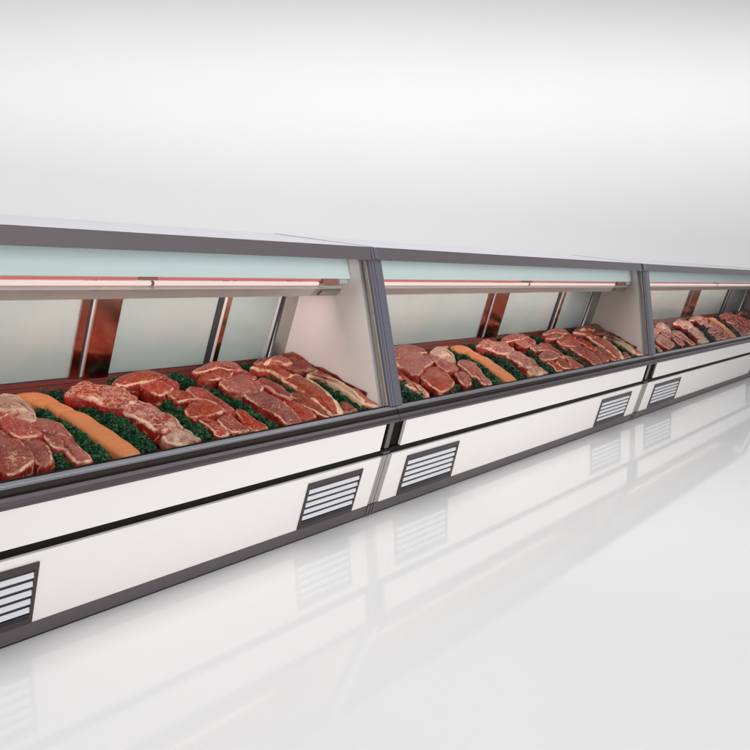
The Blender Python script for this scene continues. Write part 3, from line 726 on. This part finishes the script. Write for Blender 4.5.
for i, (row, name, label, mk, h, th, opt, poly) in enumerate(CUTS):
    if mk == 'tan' and 'short' not in label: continue
    if mk == 'tan' and 'short' not in label: continue
    me, org = meat_mesh(name, poly, h, th, mk, opt, 100 + i)
    place(me, org, name, label, CATS[name], 'cuts of meat laid out in the display cases', row)
for i, (label, secs, th) in enumerate(LOAF):
    me, org = loaf_mesh('sausage_loaf', secs, th, 3.7 * i)
    place(me, org, 'sausage_loaf', label, 'loaf', 'cuts of meat laid out in the display cases', 'O')
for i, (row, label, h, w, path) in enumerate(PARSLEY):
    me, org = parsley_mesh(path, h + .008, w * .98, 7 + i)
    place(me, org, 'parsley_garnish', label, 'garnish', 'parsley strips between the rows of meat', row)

# ------------------------------------------------------------------ floor and backdrop
def structure(name, V, F, mat, smooth=False):
    me = bpy.data.meshes.new(name); me.from_pydata(V, [], F); me.materials.append(mat)
    if smooth:
        for p in me.polygons: p.use_smooth = True
    o = bpy.data.objects.new(name, me); COL.objects.link(o); o['kind'] = 'structure'; o['label'] = name + ' of the studio, plain and pale'
    return o
structure('floor', [(-14, -12, 0), (26, -12, 0), (26, 26, 0), (-14, 26, 0)], [(0, 1, 2, 3)], M['floor'])
dirn = Vector((RZ.x, RZ.y, 0)).normalized(); sidev = Vector((dirn.y, -dirn.x, 0))
D0 = 13.5; base = Vector((CAM.x, CAM.y, 0)) + dirn * D0
prof = [(-1.6, .004)] + [(-1.6 + 1.6 * math.sin(a), .004 + 1.6 * (1 - math.cos(a))) for a in [math.radians(x) for x in range(10, 91, 10)]] + [(0, 9.0)]
V, F = [], []
for t in (-14, 14):
    for d_, z in prof:
        p = base + sidev * t + dirn * d_; V.append((p.x, p.y, z))
n = len(prof)
for i in range(n - 1): F.append((i, i + 1, n + i + 1, n + i))
structure('backdrop', V, F, M['backdrop'], True)

# ------------------------------------------------------------------ light
w = bpy.data.worlds.new('World'); sc.world = w; w.use_nodes = True
bg = w.node_tree.nodes['Background']; bg.inputs[0].default_value = (.97, .98, 1, 1); bg.inputs[1].default_value = WORLD if 'WORLD' in globals() else .36

def area(name, loc, target, sx, sy, power, col=(1, 1, 1), spread=180, roll=0):
    l = bpy.data.lights.new(name, 'AREA'); l.shape = 'RECTANGLE'; l.size = sx; l.size_y = sy; l.energy = power; l.color = col
    l.spread = math.radians(spread)
    o = bpy.data.objects.new(name, l); COL.objects.link(o); o.location = loc
    d = (Vector(target) - Vector(loc)).normalized()
    o.rotation_euler = (d.to_track_quat('-Z', 'Y').to_matrix() @ Matrix.Rotation(math.radians(roll), 3, 'Z')).to_euler()
    return o
# overhead softbox and a big front softbox, as in a product studio
area('overhead_softbox', (-1.0, -.5, 4.6), (-1.0, -.3, 0), 11, 2.2, 225, (1, .985, .97))
area('front_softbox', (-.5, -5.6, 2.3), (1.3, 0, .95), 8, 2.6, 92, (1, .985, .965), 95)
# honeycomb strip that washes the backdrop with one soft band
bz = 3.1; ROLL = 3.4
p = base + dirn * -4.0; q = base
area('backdrop_strip', (p.x, p.y, 7.2), (q.x, q.y, bz), 26, .5, 102, (1, 1, 1), 42, ROLL)
p = base + dirn * -6.5
area('backdrop_softbox', (p.x, p.y, 8.6), (base.x, base.y, 3.0), 26, 3, 370, (1, 1, 1), 150)
# the pink lamps in each case
for x0, s, nm in CASES:
    o = area('case_lamp', (x0 + s * L * .47, .315, 1.000), (x0 + s * L * .47, .79, .72), L * .86 * s, .02, 4.8 * s, (1, .82, .78), 180)

# ------------------------------------------------------------------ camera
cd = bpy.data.cameras.new('camera'); cam = bpy.data.objects.new('camera', cd); COL.objects.link(cam)
cd.sensor_width = 36; cd.lens = 36; cd.clip_start = .05; cd.clip_end = 200
m4 = Matrix((( RX.x, -RY.x, -RZ.x, CAM.x), (RX.y, -RY.y, -RZ.y, CAM.y), (RX.z, -RY.z, -RZ.z, CAM.z), (0, 0, 0, 1)))
RXn = Vector((0.63751112, -0.09129159, 0.76501334))
cam.matrix_world = m4
sc.camera = cam
sc.render.engine = 'CYCLES'
sc.cycles.use_denoising = True
sc.cycles.max_bounces = 10; sc.cycles.transparent_max_bounces = 16
sc.render.resolution_x = 1024; sc.render.resolution_y = 1024
sc.view_settings.view_transform = 'Standard'; sc.view_settings.look = 'None'
sc.view_settings.exposure = 0; sc.view_settings.gamma = 1
